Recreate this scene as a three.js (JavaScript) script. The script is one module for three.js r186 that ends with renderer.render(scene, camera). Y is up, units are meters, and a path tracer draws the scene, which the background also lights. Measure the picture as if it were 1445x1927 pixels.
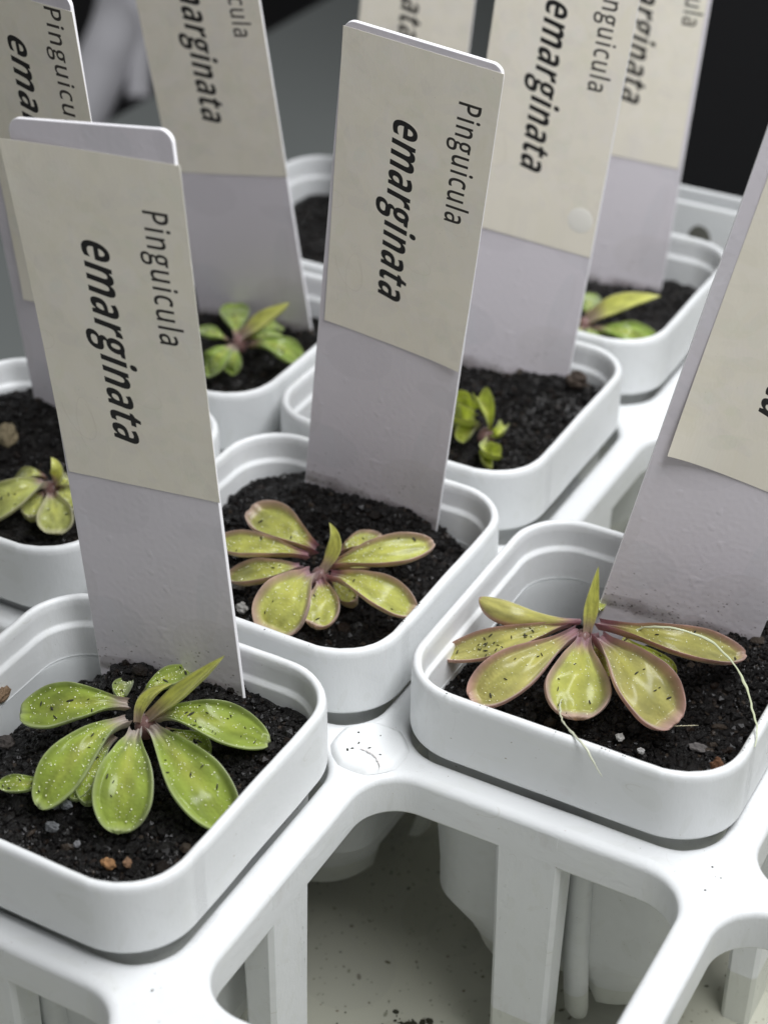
import * as THREE from 'three';
import { ImprovedNoise } from 'three/addons/math/ImprovedNoise.js';
import { mergeGeometries } from 'three/addons/utils/BufferGeometryUtils.js';
import { RectAreaLightUniformsLib } from 'three/addons/lights/RectAreaLightUniformsLib.js';

// ---------------------------------------------------------------- camera, light, exposure
// Shapes below are written in "cells" (one cell of the rack = 1) and scaled to metres by S.
const S = 0.046;
const scene = new THREE.Scene();
const camera = new THREE.PerspectiveCamera(31.0, 767 / 1024, 0.01, 20);
{
  const pos = new THREE.Vector3(2.34372, 3.32937, 2.83093), fwd = new THREE.Vector3(-0.39604, -0.55724, -0.72982), up = new THREE.Vector3(-0.27484, 0.83031, -0.48482);
  camera.position.copy(pos).multiplyScalar(S);
  camera.up.copy(up);
  camera.lookAt(pos.add(fwd).multiplyScalar(S));
}
camera.focus = 4.95 * S;
camera.userData.fStop = 24;

const renderer = new THREE.WebGLRenderer({ antialias: true });
renderer.setSize(767, 1024);
renderer.toneMapping = THREE.LinearToneMapping;
renderer.toneMappingExposure = 1.03;
renderer.shadowMap.enabled = true;

scene.background = new THREE.Color(0.24, 0.243, 0.248);
RectAreaLightUniformsLib.init();
function panel(x, y, z, tx, ty, tz, w, h, power, color) {
  const l = new THREE.RectAreaLight(color, power, w, h);
  l.name = 'grow_light'; l.position.set(x * S, y * S, z * S); l.lookAt(tx * S, ty * S, tz * S); scene.add(l);
}
panel(2.9, 6.5, -1.35, 0.9, 0, -0.6, 0.34, 0.09, 16.0, 0xfbfcff);   // grow light bar above the rack, to the right

// ---------------------------------------------------------------- helpers
const noiser = new ImprovedNoise();
const noise = (x, y, z) => noiser.noise(x + 31.7, y + 17.3, z + 5.1);
function rng(seed) { let s = seed >>> 0; return () => { s = (s + 0x6d2b79f5) | 0; let t = Math.imul(s ^ (s >>> 15), 1 | s); t = (t + Math.imul(t ^ (t >>> 7), 61 | t)) ^ t; return ((t ^ (t >>> 14)) >>> 0) / 4294967296; }; }
const V = (x, y, z) => new THREE.Vector3(x, y, z);
const taken = new Map();
function numbered(name) { const n = taken.get(name) ?? 0; taken.set(name, n + 1); return n ? name + '_' + String(n).padStart(3, '0') : name; }
function tag(o, label, category, group, kind) {
  if (label) o.userData.label = label;
  if (category) o.userData.category = category;
  if (group) o.userData.group = group;
  if (kind) o.userData.kind = kind;
  return o;
}
function scaled(g) { if (!g.userData.done) { g.scale(S, S, S); g.userData.done = true; } return g; }
function mesh(name, geo, mat, parent) {
  const m = new THREE.Mesh(scaled(geo), mat);
  m.castShadow = m.receiveShadow = true;
  m.name = parent ? name : numbered(name);
  (parent ?? scene).add(m);
  return m;
}
function thing(name, x = 0, y = 0, z = 0) {
  const g = new THREE.Group(); g.name = numbered(name); g.position.set(x * S, y * S, z * S); scene.add(g); return g;
}
function geometry(pos, idx, uv, col) {
  const g = new THREE.BufferGeometry();
  g.setAttribute('position', new THREE.Float32BufferAttribute(pos, 3));
  if (uv) g.setAttribute('uv', new THREE.Float32BufferAttribute(uv, 2));
  if (col) g.setAttribute('color', new THREE.Float32BufferAttribute(col, 3));
  g.setIndex(idx); g.computeVertexNormals();
  return g;
}
// points round a square of half width a with corner radius r; n per corner, m along each side
function square(a, r, n = 14, m = 1) {
  const p = [];
  r = Math.max(0.001, Math.min(r, a));
  [[1, 1], [-1, 1], [-1, -1], [1, -1]].forEach(([cx, cz], q) => {
    for (let k = 0; k <= n; k++) { const t = (q + k / n) * Math.PI / 2; p.push([cx * (a - r) + r * Math.cos(t), cz * (a - r) + r * Math.sin(t)]); }
    const e = p[p.length - 1], t = (q + 1) * Math.PI / 2, nx = [[-1, 1], [-1, -1], [1, -1], [1, 1]][q];
    const f = [nx[0] * (a - r) + r * Math.cos(t), nx[1] * (a - r) + r * Math.sin(t)];
    for (let k = 1; k < m; k++) p.push([e[0] + (f[0] - e[0]) * k / m, e[1] + (f[1] - e[1]) * k / m]);
  });
  return p;
}
// skin over rings [half width, corner radius, height]; warp(x, y, z) may move points
function loft(rings, { n = 14, m = 1, warp, cap } = {}) {
  const pos = [], idx = [], uv = []; let N = 0, run = 0;
  rings.forEach(([a, r, y], k) => {
    const c = square(a, r, n, m); N = c.length;
    if (k) run += Math.hypot(rings[k][0] - rings[k - 1][0], rings[k][2] - rings[k - 1][2]);
    c.forEach(([x, z], i) => { const q = warp ? warp(x, y, z, k) : [x, y, z]; pos.push(...q); uv.push(i / N * 4, run); });
  });
  for (let k = 0; k + 1 < rings.length; k++) for (let i = 0; i < N; i++) {
    const a = k * N + i, b = k * N + (i + 1) % N; idx.push(a, a + N, b, b, a + N, b + N);
  }
  if (cap) { const k = (rings.length - 1) * N, y = rings[rings.length - 1][2]; pos.push(0, y, 0); uv.push(0, run + 0.3); for (let i = 0; i < N; i++) idx.push(k + i, pos.length / 3 - 1, k + (i + 1) % N); }
  return geometry(pos, idx, uv);
}
function canvasTex(w, h, draw, srgb = true, repeat) {
  const c = document.createElement('canvas'); c.width = w; c.height = h; draw(c.getContext('2d'), w, h);
  const t = new THREE.CanvasTexture(c); if (srgb) t.colorSpace = THREE.SRGBColorSpace;
  if (repeat) { t.wrapS = t.wrapT = THREE.RepeatWrapping; t.repeat.set(repeat, repeat); }
  return t;
}
function noiseTex(size, f, repeat) {
  const d = new Uint8Array(size * size * 4);
  for (let y = 0; y < size; y++) for (let x = 0; x < size; x++) {
    const v = Math.max(0, Math.min(255, 255 * f(x / size, y / size))), o = (y * size + x) * 4; d[o] = d[o + 1] = d[o + 2] = v; d[o + 3] = 255;
  }
  const t = new THREE.DataTexture(d, size, size); t.magFilter = THREE.LinearFilter; t.wrapS = t.wrapT = THREE.RepeatWrapping; if (repeat) t.repeat.set(repeat, repeat); t.needsUpdate = true; return t;
}
// noise that wraps
const wrapNoise = (u, v, f, z) => { const n = (a, b) => noise(a * f, b * f, z); return (n(u, v) * (1 - u) + n(u - 1, v) * u) * (1 - v) + (n(u, v - 1) * (1 - u) + n(u - 1, v - 1) * u) * v; };

// ---------------------------------------------------------------- materials
const rgb = (r, g, b) => new THREE.Color().setRGB(r, g, b);
const grainTex = noiseTex(512, (u, v) => 0.5 + 0.35 * wrapNoise(u, v, 9, 1) + 0.3 * wrapNoise(u, v, 40, 2) + 0.25 * wrapNoise(u, v, 120, 3), 1);
const plasticRough = noiseTex(256, (u, v) => 0.42 + 0.16 * wrapNoise(u, v, 6, 7) + 0.12 * wrapNoise(u, v, 30, 8), 1);
// used plastic: faint water marks, smears and a few stuck specks
const plasticTone = canvasTex(1024, 1024, (c, w, h) => {
  const r = rng(61); c.fillStyle = '#f5f6f6'; c.fillRect(0, 0, w, h);
  for (let n = 0; n < 240; n++) { c.fillStyle = `rgba(${r() < 0.6 ? '176,170,152' : '255,255,255'},${0.012 + 0.03 * r()})`; c.beginPath(); c.ellipse(r() * w, r() * h, 8 + 70 * r() * r(), 8 + 90 * r() * r(), r() * 3, 0, 7); c.fill(); }
  for (let n = 0; n < 26; n++) { c.strokeStyle = `rgba(150,140,118,${0.05 + 0.09 * r()})`; c.lineWidth = 1 + 2 * r(); c.beginPath(); c.ellipse(r() * w, r() * h, 6 + 26 * r(), 5 + 20 * r(), r() * 3, r() * 3, 3 + 3 * r()); c.stroke(); }
  for (let n = 0; n < 60; n++) { c.strokeStyle = `rgba(140,138,128,${0.05 + 0.08 * r()})`; c.lineWidth = 0.7; const x = r() * w, y = r() * h, a = r() * 6.3, l = 10 + 60 * r(); c.beginPath(); c.moveTo(x, y); c.quadraticCurveTo(x + l * 0.5 * Math.cos(a + 0.2), y + l * 0.5 * Math.sin(a + 0.2), x + l * Math.cos(a), y + l * Math.sin(a)); c.stroke(); }
  for (let n = 0; n < 110; n++) { c.fillStyle = `rgba(${60 + 50 * r() | 0},${52 + 30 * r() | 0},${36 + 20 * r() | 0},${0.25 + 0.45 * r()})`; c.beginPath(); c.ellipse(r() * w, r() * h, 0.7 + 1.8 * r() * r(), 0.7 + 1.4 * r() * r(), r() * 3, 0, 7); c.fill(); }
}, true, 1);
// stakes: scuffs, and soil splashed along the damp foot
const stakeTone = canvasTex(512, 1536, (c, w, h) => {
  const r = rng(62); c.fillStyle = '#f2f0f0'; c.fillRect(0, 0, w, h);
  const y0 = h * (1 - 0.17);                                           // where the stake enters the soil
  for (let n = 0; n < 160; n++) { c.fillStyle = `rgba(${r() < 0.5 ? '120,115,112' : '255,255,255'},${0.015 + 0.03 * r()})`; c.beginPath(); c.ellipse(r() * w, r() * h, 10 + 60 * r(), 20 + 120 * r(), r() - 0.5, 0, 7); c.fill(); }
  for (let n = 0; n < 420; n++) { const d = -Math.log(1 - r()) * 34; c.fillStyle = `rgba(36,30,24,${0.15 + 0.5 * r()})`; c.beginPath(); c.ellipse(r() * w, y0 - d + 10, 0.6 + 2.2 * r() * r() * (d < 40 ? 1.6 : 0.7), 0.6 + 1.6 * r(), r() * 3, 0, 7); c.fill(); }
  for (let n = 0; n < 90; n++) { c.fillStyle = `rgba(52,44,34,${0.02 + 0.05 * r()})`; c.beginPath(); c.ellipse(r() * w, y0 + 6 - 22 * r(), 10 + 40 * r(), 6 + 18 * r(), 0, 0, 7); c.fill(); }
});
stakeTone.wrapS = stakeTone.wrapT = THREE.RepeatWrapping; stakeTone.repeat.set(1, 0.5); stakeTone.offset.set(0.5, 0.17);
const potMat = new THREE.MeshPhysicalMaterial({ name: 'pot_plastic', color: rgb(0.84, 0.85, 0.85), map: plasticTone, roughness: 1, roughnessMap: plasticRough, bumpMap: grainTex, bumpScale: 0.00004 });
const bodyMat = new THREE.MeshPhysicalMaterial({ name: 'pot_body_plastic', transmission: 0.3, thickness: 0, color: rgb(0.93, 0.945, 0.945), map: plasticTone, roughness: 1, roughnessMap: plasticRough });
const rackMat = new THREE.MeshPhysicalMaterial({ name: 'rack_plastic', color: rgb(0.83, 0.84, 0.84), map: plasticTone, roughness: 0.9, roughnessMap: plasticRough, bumpMap: grainTex, bumpScale: 0.00005 });
const stakeMat = new THREE.MeshPhysicalMaterial({ name: 'stake_plastic', map: stakeTone, color: rgb(0.74, 0.715, 0.755), roughness: 0.42, bumpMap: noiseTex(512, (u, v) => 0.5 + 0.3 * wrapNoise(u, v, 60, 4) + Math.max(0, wrapNoise(u * 0.999, v, 26, 9) - 0.33) * 2.2, 1), bumpScale: 0.00006 });
const edgeMat = new THREE.MeshPhysicalMaterial({ name: 'stake_cut_edge', color: rgb(0.86, 0.85, 0.87), roughness: 0.5 });

// ---------------------------------------------------------------- pots
const RIM = 0.2476, A = 0.4732, R = 0.1872;
const ringOf = (a, y) => [a, Math.max(0.03, R - (A - a)), y];
const collarRings = [[0.423, 0.06], [0.44, 0.038], [0.466, 0.0325], [0.4712, 0.0345], [0.4732, 0.042], [0.4732, 0.09], [0.4728, 0.15], [0.4722, 0.222], [0.4702, 0.236], [0.4655, 0.2445], [0.4575, 0.2476], [0.450, 0.2455], [0.4445, 0.237], [0.4425, 0.215], [0.4415, 0.172], [0.4385, 0.164], [0.4305, 0.159], [0.4285, 0.150], [0.4250, 0.05], [0.418, -0.12], [0.40, -0.2]].map(([a, y]) => ringOf(a, y));
const collarGeo = loft(collarRings, { n: 20, m: 12, warp: (x, y, z) => [x + 0.0012 * noise(x * 9, y * 9, z * 9), y + 0.0016 * noise(x * 7, 3, z * 7) + (y > 0.23 ? 0.0012 * noise(x * 50, 9, z * 50) : 0), z + 0.0012 * noise(x * 9, y * 9 + 7, z * 9)] });
const bodyRings = [[0.424, 0.17, 0.058], [0.417, 0.165, -0.1], [0.402, 0.155, -0.35], [0.392, 0.15, -0.5], [0.386, 0.13, -0.585], [0.381, 0.135, -0.60], [0.352, 0.20, -0.70], [0.325, 0.21, -0.79], [0.312, 0.20, -0.835], [0.303, 0.19, -0.846], [0.26, 0.13, -0.85], [0.1, 0.05, -0.84]];
const notch = (t) => Math.max(0, 1 - Math.abs(Math.abs(t) - 0.11) / 0.03);
const bodyGeo = loft(bodyRings, { n: 10, m: 16, cap: true, warp: (x, y, z, k) => {
  const along = Math.abs(x) > Math.abs(z) ? z : x, cut = k >= 7 && k < 11 ? (Math.abs(along) < 0.1 ? 0.07 : 0.07 * notch(along)) : 0;
  return [x, y + cut, z];
} });
// rounded rib down the middle of each side of the body
function ribGeo(turn) {
  const pos = [], idx = [], n = 9, rows = [[-0.08, 0.425, 0.03], [-0.35, 0.412, 0.034], [-0.6, 0.392, 0.036], [-0.75, 0.37, 0.036], [-0.84, 0.35, 0.034], [-0.885, 0.33, 0.026], [-0.9, 0.31, 0.012]];
  rows.forEach(([y, d, w]) => { for (let i = 0; i < n; i++) { const t = -Math.PI / 2 - 0.35 + (Math.PI + 0.7) * i / (n - 1), x = d + w * Math.cos(t), z = -0.1 + w * Math.sin(t); pos.push(x * Math.cos(turn) + z * Math.sin(turn), y, -x * Math.sin(turn) + z * Math.cos(turn)); } });
  for (let k = 0; k + 1 < rows.length; k++) for (let i = 0; i + 1 < n; i++) { const a = k * n + i; idx.push(a, a + 1, a + n, a + 1, a + n + 1, a + n); }
  const c = pos.length / 3; pos.push(...[0, 1, 2].map((k) => pos[(rows.length - 1) * n * 3 + 4 * 3 + k])); for (let i = 0; i + 1 < n; i++) idx.push((rows.length - 1) * n + i, (rows.length - 1) * n + i + 1, c);
  return geometry(pos, idx, pos.flatMap((_, i) => (i % 3 ? [] : [pos[i], pos[i + 1]])));
}
const ribs = [0, 1, 2, 3].map((k) => ribGeo(k * Math.PI / 2));
const POTS = {
  A: [0, 0, -0.004, 0.008, 0.003, 'white square pot at the front left holding the greenest rosette'],
  B: [1, 0, -0.002, -0.016, -0.013, 'white square pot in the centre, between the two front pots'],
  C: [1, 1, 0.002, -0.010, -0.011, 'white square pot at the front right with pale roots over its rim'],
  D: [2, 0, -0.018, -0.004, 0.006, 'white square pot with a chipped rim holding the crumpled little plant'],
  E: [3, 0, 0.0, 0.0, 0.0, 'white square pot furthest back on the right of the rack'],
  F: [1, -1, 0.016, 0.018, 0.008, 'white square pot cut by the left edge of the photo'],
  G: [2, -1, -0.001, 0.003, 0.005, 'white square pot behind the front left label, with a small green rosette'],
  H: [3, -1, 0.0, 0.0, 0.0, 'white square pot in the last row with bare soil in view'],
};
for (const k in POTS) {
  const [i, j, dx, dz, dy, label] = POTS[k], p = thing('plant_pot', j + dx, dy, -i + dz);
  tag(p, label, 'plant pot', 'white plant pots in the rack');
  mesh('collar', collarGeo, potMat, p); mesh('body', bodyGeo, bodyMat, p);
  for (const g of ribs) mesh('rib', g, bodyMat, p);
}

// ---------------------------------------------------------------- soil
const soilMat = new THREE.MeshPhysicalMaterial({ name: 'wet_peat', vertexColors: true, roughness: 0.34, specularIntensity: 0.6, clearcoat: 0.12, clearcoatRoughness: 0.14, bumpMap: grainTex, bumpScale: 0.0004 });
const ico = new THREE.IcosahedronGeometry(1, 0).attributes.position.array;
const soilHeight = {
  A: (x, z) => 0.05 - 0.10 * Math.max(0, Math.min(1, (-x - 0.26 + (-z - 0.0) * 0.35) * 5)) * (x < -0.2 ? 1 : 0.4) + 0.02 * Math.exp(-((x - 0.05) ** 2 + (z + 0.1) ** 2) * 14),
  B: (x, z) => 0.05 + 0.015 * Math.exp(-((x + 0.12) ** 2 + (z + 0.2) ** 2) * 12) - 0.05 * Math.max(0, Math.min(1, (x - 0.2 - z * 0.8 - 0.3) * 4)),
  C: (x, z) => 0.045 - 0.16 * Math.max(0, Math.min(1, (-z - 0.12) * 5)) * Math.max(0, Math.min(1, (-x + 0.1) * 5)) + 0.02 * Math.max(0, x),
  D: (x, z) => 0.05 + 0.08 * Math.exp(-((x - 0.28) ** 2 + (z + 0.33) ** 2) * 70) + 0.03 * Math.max(0, -z),
  E: () => 0.05, F: (x, z) => 0.05 + 0.04 * Math.max(0, -z) * 2, G: (x, z) => 0.05 + 0.02 * Math.max(0, -z), H: (x, z) => 0.04 - 0.05 * z,
};
const BACK = { A: 0.075, B: 0.10, C: 0.075, D: 0.06, E: 0.0, F: 0.06, G: 0.03, H: 0.02 };
const heightAt = (k, x, z) => soilHeight[k](x, z) + BACK[k] * THREE.MathUtils.smoothstep(-z, 0.05, 0.36) * (k === 'B' ? 1 - 0.6 * THREE.MathUtils.smoothstep(-x, 0.2, 0.36) - 0.8 * THREE.MathUtils.smoothstep(x, 0.15, 0.32) : k === 'D' ? 1 - THREE.MathUtils.smoothstep(x, 0.12, 0.3) : k === 'A' ? THREE.MathUtils.smoothstep(x, -0.42, -0.2) : k === 'C' ? THREE.MathUtils.smoothstep(x, -0.15, 0.1) : 1) + 0.022 * noise(x * 6, k.charCodeAt(0), z * 6) + 0.012 * noise(x * 17, 4, z * 17 + k.charCodeAt(0)) + 0.007 * noise(x * 45, 8, z * 45);
function soilGeo(k, grains, seed) {
  const rnd = rng(seed), pos = [], idx = [], col = [], uv = [], K = 44, M = 168;
  const shade = (x, z) => { const t = 0.6 + 0.4 * noise(x * 11, 21, z * 11); return [0.005 + 0.005 * t, 0.0045 + 0.004 * t, 0.004 + 0.003 * t]; };
  for (let r = 0; r <= K; r++) square(0.437 * Math.max(0.004, r / K), 0.15 * r / K, 10, 32).slice(0, M).forEach(([x, z]) => {
    pos.push(x, heightAt(k, x, z) - (r === K ? 0.03 : 0), z); col.push(...shade(x, z)); uv.push(x * 3, z * 3);
  });
  const N = pos.length / 3 / (K + 1);
  for (let r = 0; r < K; r++) for (let i = 0; i < N; i++) { const a = r * N + i, b = r * N + (i + 1) % N; idx.push(a, b, a + N, b, b + N, a + N); }
  const base = geometry(pos, idx, uv, col), gp = [], gc = [], gu = [];
  for (let n = 0; n < grains; n++) {
    const x = (rnd() * 2 - 1) * 0.42, z = (rnd() * 2 - 1) * 0.42;
    const ax = Math.abs(x) - 0.285, az = Math.abs(z) - 0.285; if (ax > 0 && az > 0 && Math.hypot(ax, az) > 0.13) continue;
    const big = rnd() < 0.05, s = (big ? 0.009 : 0.0035) + rnd() * (big ? 0.008 : 0.0055), sx = s * (0.6 + rnd()), sy = s * (0.5 + 0.6 * rnd()), sz = s * (0.6 + rnd()), t = rnd() * 6.283, tilt = rnd() * 2 - 1, y = heightAt(k, x, z) + s * (0.1 + 0.5 * rnd());
    const c = Math.cos(t), d = Math.sin(t), e = Math.cos(tilt), f = Math.sin(tilt), q = rnd(), b = 0.4 + 0.9 * rnd();
    const tone = q < 0.03 ? [0.045, 0.034, 0.025] : q < 0.10 ? [0.016 * b, 0.010 * b, 0.007 * b] : [0.007 * b, 0.006 * b, 0.0055 * b];
    for (let v = 0; v < ico.length; v += 3) {
      const px = ico[v] * sx, py = ico[v + 1] * sy, pz = ico[v + 2] * sz, yy = py * e - pz * f, zz = py * f + pz * e;
      gp.push(x + px * c - zz * d, y + yy, z + px * d + zz * c); gc.push(...tone); gu.push(x * 5 + px * 9, z * 5 + zz * 9);
    }
  }
  const g = geometry(gp, gp.map((_, i) => i).slice(0, gp.length / 3), gu, gc);
  return mergeGeometries([base, g]);
}
const SOIL = { A: [15000, 'dark wet soil under the greenest rosette in the front left pot'], B: [14000, 'dark wet soil in the centre pot'], C: [15000, 'dark wet soil with white grit in the front right pot'], D: [6000, 'dark soil around the crumpled little plant'], E: [2500, 'dark soil in the last pot on the right'], F: [6000, 'dark soil in the pot cut by the left edge of the photo'], G: [3500, 'dark soil in the pot behind the front left label'], H: [2500, 'bare dark soil in the last row, seen between two labels'] };
Object.keys(SOIL).forEach((k, n) => {
  const [i, j, dx, dz, dy] = POTS[k], m = mesh('potting_soil', soilGeo(k, SOIL[k][0], 100 + n), soilMat);
  m.position.set((j + dx) * S, dy * S, (-i + dz) * S); tag(m, SOIL[k][1], 'soil', null, 'stuff');
});

// ---------------------------------------------------------------- rack
const rack = tag(thing('pot_rack'), 'white plastic rack with rounded square openings holding the pots', 'rack');
const HOLE = 0.451, HR = 0.1323, I0 = -2, I1 = 3, J0 = -1, J1 = 2;
{
  const shape = new THREE.Shape(), x0 = J0 - 0.54, x1 = J1 + 0.54, z0 = -I1 - 0.54, z1 = -I0 + 0.54, rr = 0.12;
  shape.moveTo(x0 + rr, z0); shape.lineTo(x1 - rr, z0); shape.absarc(x1 - rr, z0 + rr, rr, -Math.PI / 2, 0); shape.lineTo(x1, z1 - rr); shape.absarc(x1 - rr, z1 - rr, rr, 0, Math.PI / 2); shape.lineTo(x0 + rr, z1); shape.absarc(x0 + rr, z1 - rr, rr, Math.PI / 2, Math.PI); shape.lineTo(x0, z0 + rr); shape.absarc(x0 + rr, z0 + rr, rr, Math.PI, Math.PI * 1.5);
  for (let i = I0; i <= I1; i++) for (let j = J0; j <= J1; j++) shape.holes.push(new THREE.Path(square(HOLE + 0.03, HR + 0.03).map(([x, z]) => new THREE.Vector2(x + j, z - i))));
  const g = new THREE.ShapeGeometry(shape, 8); g.rotateX(Math.PI / 2); g.scale(1, -1, 1);
  const p = g.attributes.position; for (let k = 0; k < p.count; k++) { p.setY(k, 0); }
  const nn = g.attributes.normal; for (let k = 0; k < nn.count; k++) nn.setXYZ(k, 0, 1, 0);
  const id = g.index.array; for (let k = 0; k < id.length; k += 3) {   // every face upwards
    const [a, b, c] = [id[k], id[k + 1], id[k + 2]], cr = (p.getX(b) - p.getX(a)) * (p.getZ(c) - p.getZ(a)) - (p.getZ(b) - p.getZ(a)) * (p.getX(c) - p.getX(a));
    if (cr > 0) { id[k + 1] = c; id[k + 2] = b; }
  }
  mesh('deck', g, rackMat, rack);
  const skirt = [];
  const flange = loft([[0.4815, HR + 0.0305, 0.0], [0.4735, HR + 0.0225, -0.0006], [0.4645, HR + 0.0135, -0.0035], [0.4575, HR + 0.0065, -0.0085], [0.4528, HR + 0.002, -0.0155], [0.451, HR, -0.025], [0.4495, HR, -0.118], [0.452, HR, -0.125], [0.465, HR + 0.014, -0.126], [0.468, HR + 0.017, -0.11], [0.469, HR + 0.018, -0.02]], { m: 6, warp: (x, y, z) => [x, y + (y < 0 && y > -0.03 ? 0.002 * noise(x * 20, 3, z * 20) : 0), z] });
  for (let i = I0; i <= I1; i++) for (let j = J0; j <= J1; j++) mesh('flange', flange, rackMat, rack).position.set(j * S, 0, -i * S);
  // straps from the middle of each cell side down to the basin, with small feet
  const leg = (along) => {
    const rows = [[-0.02, 0.094, 0.0495], [-0.12, 0.094, 0.0500], [-0.5, 0.088, 0.046], [-0.86, 0.084, 0.044], [-0.95, 0.083, 0.043]], g = [];
    const pos = [], idx = [];
    rows.forEach(([y, w, t]) => { const c = 0.012; [[w, -t + c], [w, t - c], [w - c, t], [-w + c, t], [-w, t - c], [-w, -t + c], [-w + c, -t], [w - c, -t]].forEach(([p, q]) => pos.push(...(along ? [p, y, q] : [q, y, p]))); });
    for (let k = 0; k + 1 < rows.length; k++) for (let i = 0; i < 8; i++) { const a = k * 8 + i, b = k * 8 + (i + 1) % 8; along ? idx.push(a, b, a + 8, b, b + 8, a + 8) : idx.push(a, a + 8, b, b, a + 8, b + 8); }
    const gg = geometry(pos, idx, pos.flatMap((_, i) => (i % 3 ? [] : [pos[i] * 2 + pos[i + 2] * 2, pos[i + 1]]))).toNonIndexed(); gg.computeVertexNormals(); return gg;
  };
  const full = (i, j) => Object.values(POTS).some((q) => q[0] === i && q[1] === j);
  const legX = leg(true), legZ = leg(false);
  for (let i = I0 - 1; i <= I1; i++) for (let j = J0; j <= J1; j++) if (!full(i, j) || !full(i + 1, j)) mesh('strap_leg', legX, rackMat, rack).position.set(j * S, 0, (-i - 0.5) * S);
  for (let i = I0; i <= I1; i++) for (let j = J0 - 1; j <= J1; j++) if (!full(i, j) || !full(i, j + 1)) mesh('strap_leg', legZ, rackMat, rack).position.set((j + 0.5) * S, 0, -i * S);
  // raised pads where four cells meet
  const pad = (r, h, n, turn) => { const rings = [[r * 1.03, 0.0004], [r * 0.98, h * 0.35], [r * 0.91, h * 0.8], [r * 0.80, h * 0.98], [0.3 * r, h * 1.02]], pos = [], idx = [], m = n; n = n < 12 ? 96 : n; const lobe = (t) => (m < 12 ? 0.5 + 0.5 * 0.945 / Math.cos((t - turn) % (6.28319 / m) - 3.14159 / m) : 1); rings.forEach(([a, y]) => { for (let i = 0; i < n; i++) { const t = turn + i / n * 6.28319, b = a * lobe(t); pos.push(b * Math.cos(t), y, b * Math.sin(t)); } }); for (let k = 0; k < 4; k++) for (let i = 0; i < n; i++) { const a = k * n + i, b = k * n + (i + 1) % n; idx.push(a, a + n, b, b, a + n, b + n); } pos.push(0, h * 1.02, 0); for (let i = 0; i < n; i++) idx.push(4 * n + i, pos.length / 3 - 1, 4 * n + (i + 1) % n); return geometry(pos, idx, pos.flatMap((_, i) => (i % 3 ? [] : [pos[i], pos[i + 2]]))); };
  mesh('raised_pad', pad(0.104, 0.016, 8, 0.39), rackMat, rack).position.set(0.5 * S, 0, -0.5 * S);
  mesh('raised_pad', pad(0.055, 0.012, 20, 0), rackMat, rack).position.set(0.5 * S, 0, -1.5 * S);
  mesh('raised_pad', pad(0.05, 0.02, 20, 0), rackMat, rack).position.set(-1.5 * S, 0, -1.5 * S);
}

// ---------------------------------------------------------------- basin, water, what lies behind
const floorTone = canvasTex(1024, 1024, (c, w, h) => {
  const r = rng(5); c.fillStyle = '#c2c2bc'; c.fillRect(0, 0, w, h);
  for (let n = 0; n < 260; n++) { c.fillStyle = `rgba(${r() < 0.5 ? '110,112,100' : '205,206,198'},${0.03 + 0.05 * r()})`; c.beginPath(); c.ellipse(r() * w, r() * h, 20 + 90 * r(), 10 + 50 * r(), r() * 3, 0, 7); c.fill(); }
  for (let n = 0; n < 5200; n++) { const cl = r() < 0.6, x = r() * w, y = r() * h; c.fillStyle = `rgba(${40 + 30 * r() | 0},${38 + 20 * r() | 0},${26 + 14 * r() | 0},${0.2 + 0.6 * r()})`; c.beginPath(); const s = cl ? 0.5 + 1.6 * r() ** 4 : 0.4 + 0.6 * r(); c.ellipse(x, y, s * (1 + r()), s, r() * 3, 0, 7); c.fill(); }
});
floorTone.wrapS = floorTone.wrapT = THREE.RepeatWrapping;
const basinMat = new THREE.MeshPhysicalMaterial({ name: 'basin_plastic', map: floorTone, color: rgb(1, 1, 0.985), roughness: 0.45 });
{
  const basin = tag(thing('basin'), 'shallow greyish white plastic basin that the rack stands in', 'basin');
  const f = new THREE.BoxGeometry(5.9, 0.06, 7.6); f.translate(0.75, -0.98, -0.4);
  const uv = f.attributes.uv, p = f.attributes.position; for (let k = 0; k < p.count; k++) uv.setXY(k, p.getX(k) * 0.33, p.getZ(k) * 0.33);
  mesh('basin_floor', f, basinMat, basin);
  const wall = (w, d, x, z) => { const g = new THREE.BoxGeometry(w, 0.32, d); g.translate(x, -0.79, z); mesh('basin_wall', g, basinMat, basin); };
  wall(0.06, 7.6, -2.233, -0.4); wall(0.06, 7.6, 3.733, -0.4); wall(5.9, 0.06, 0.75, -4.233); wall(5.9, 0.06, 0.75, 3.433);
  const w = new THREE.PlaneGeometry(5.898, 7.598, 60, 60); w.rotateX(-Math.PI / 2); w.translate(0.75, -0.75, -0.4);
  const q = w.attributes.position; for (let k = 0; k < q.count; k++) q.setY(k, -0.75 + 0.0015 * noise(q.getX(k) * 2, 2, q.getZ(k) * 2)); w.computeVertexNormals();
  tag(mesh('water', w, new THREE.MeshPhysicalMaterial({ name: 'water', color: rgb(0.90, 0.90, 0.85), transmission: 1, thickness: 0, roughness: 0.02, ior: 1.33 })), 'thin still water covering the basin floor', 'water', null, 'structure');
}
const darkMat = new THREE.MeshStandardMaterial({ name: 'dark_board', color: rgb(0.004, 0.004, 0.005), roughness: 0.9 });
const greyMat = new THREE.MeshStandardMaterial({ name: 'dark_grey_board', color: rgb(0.19, 0.205, 0.198), roughness: 0.9 });
const greyThing = new THREE.MeshStandardMaterial({ name: 'grey_plastic', color: rgb(0.7, 0.69, 0.72), roughness: 0.6 });
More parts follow.
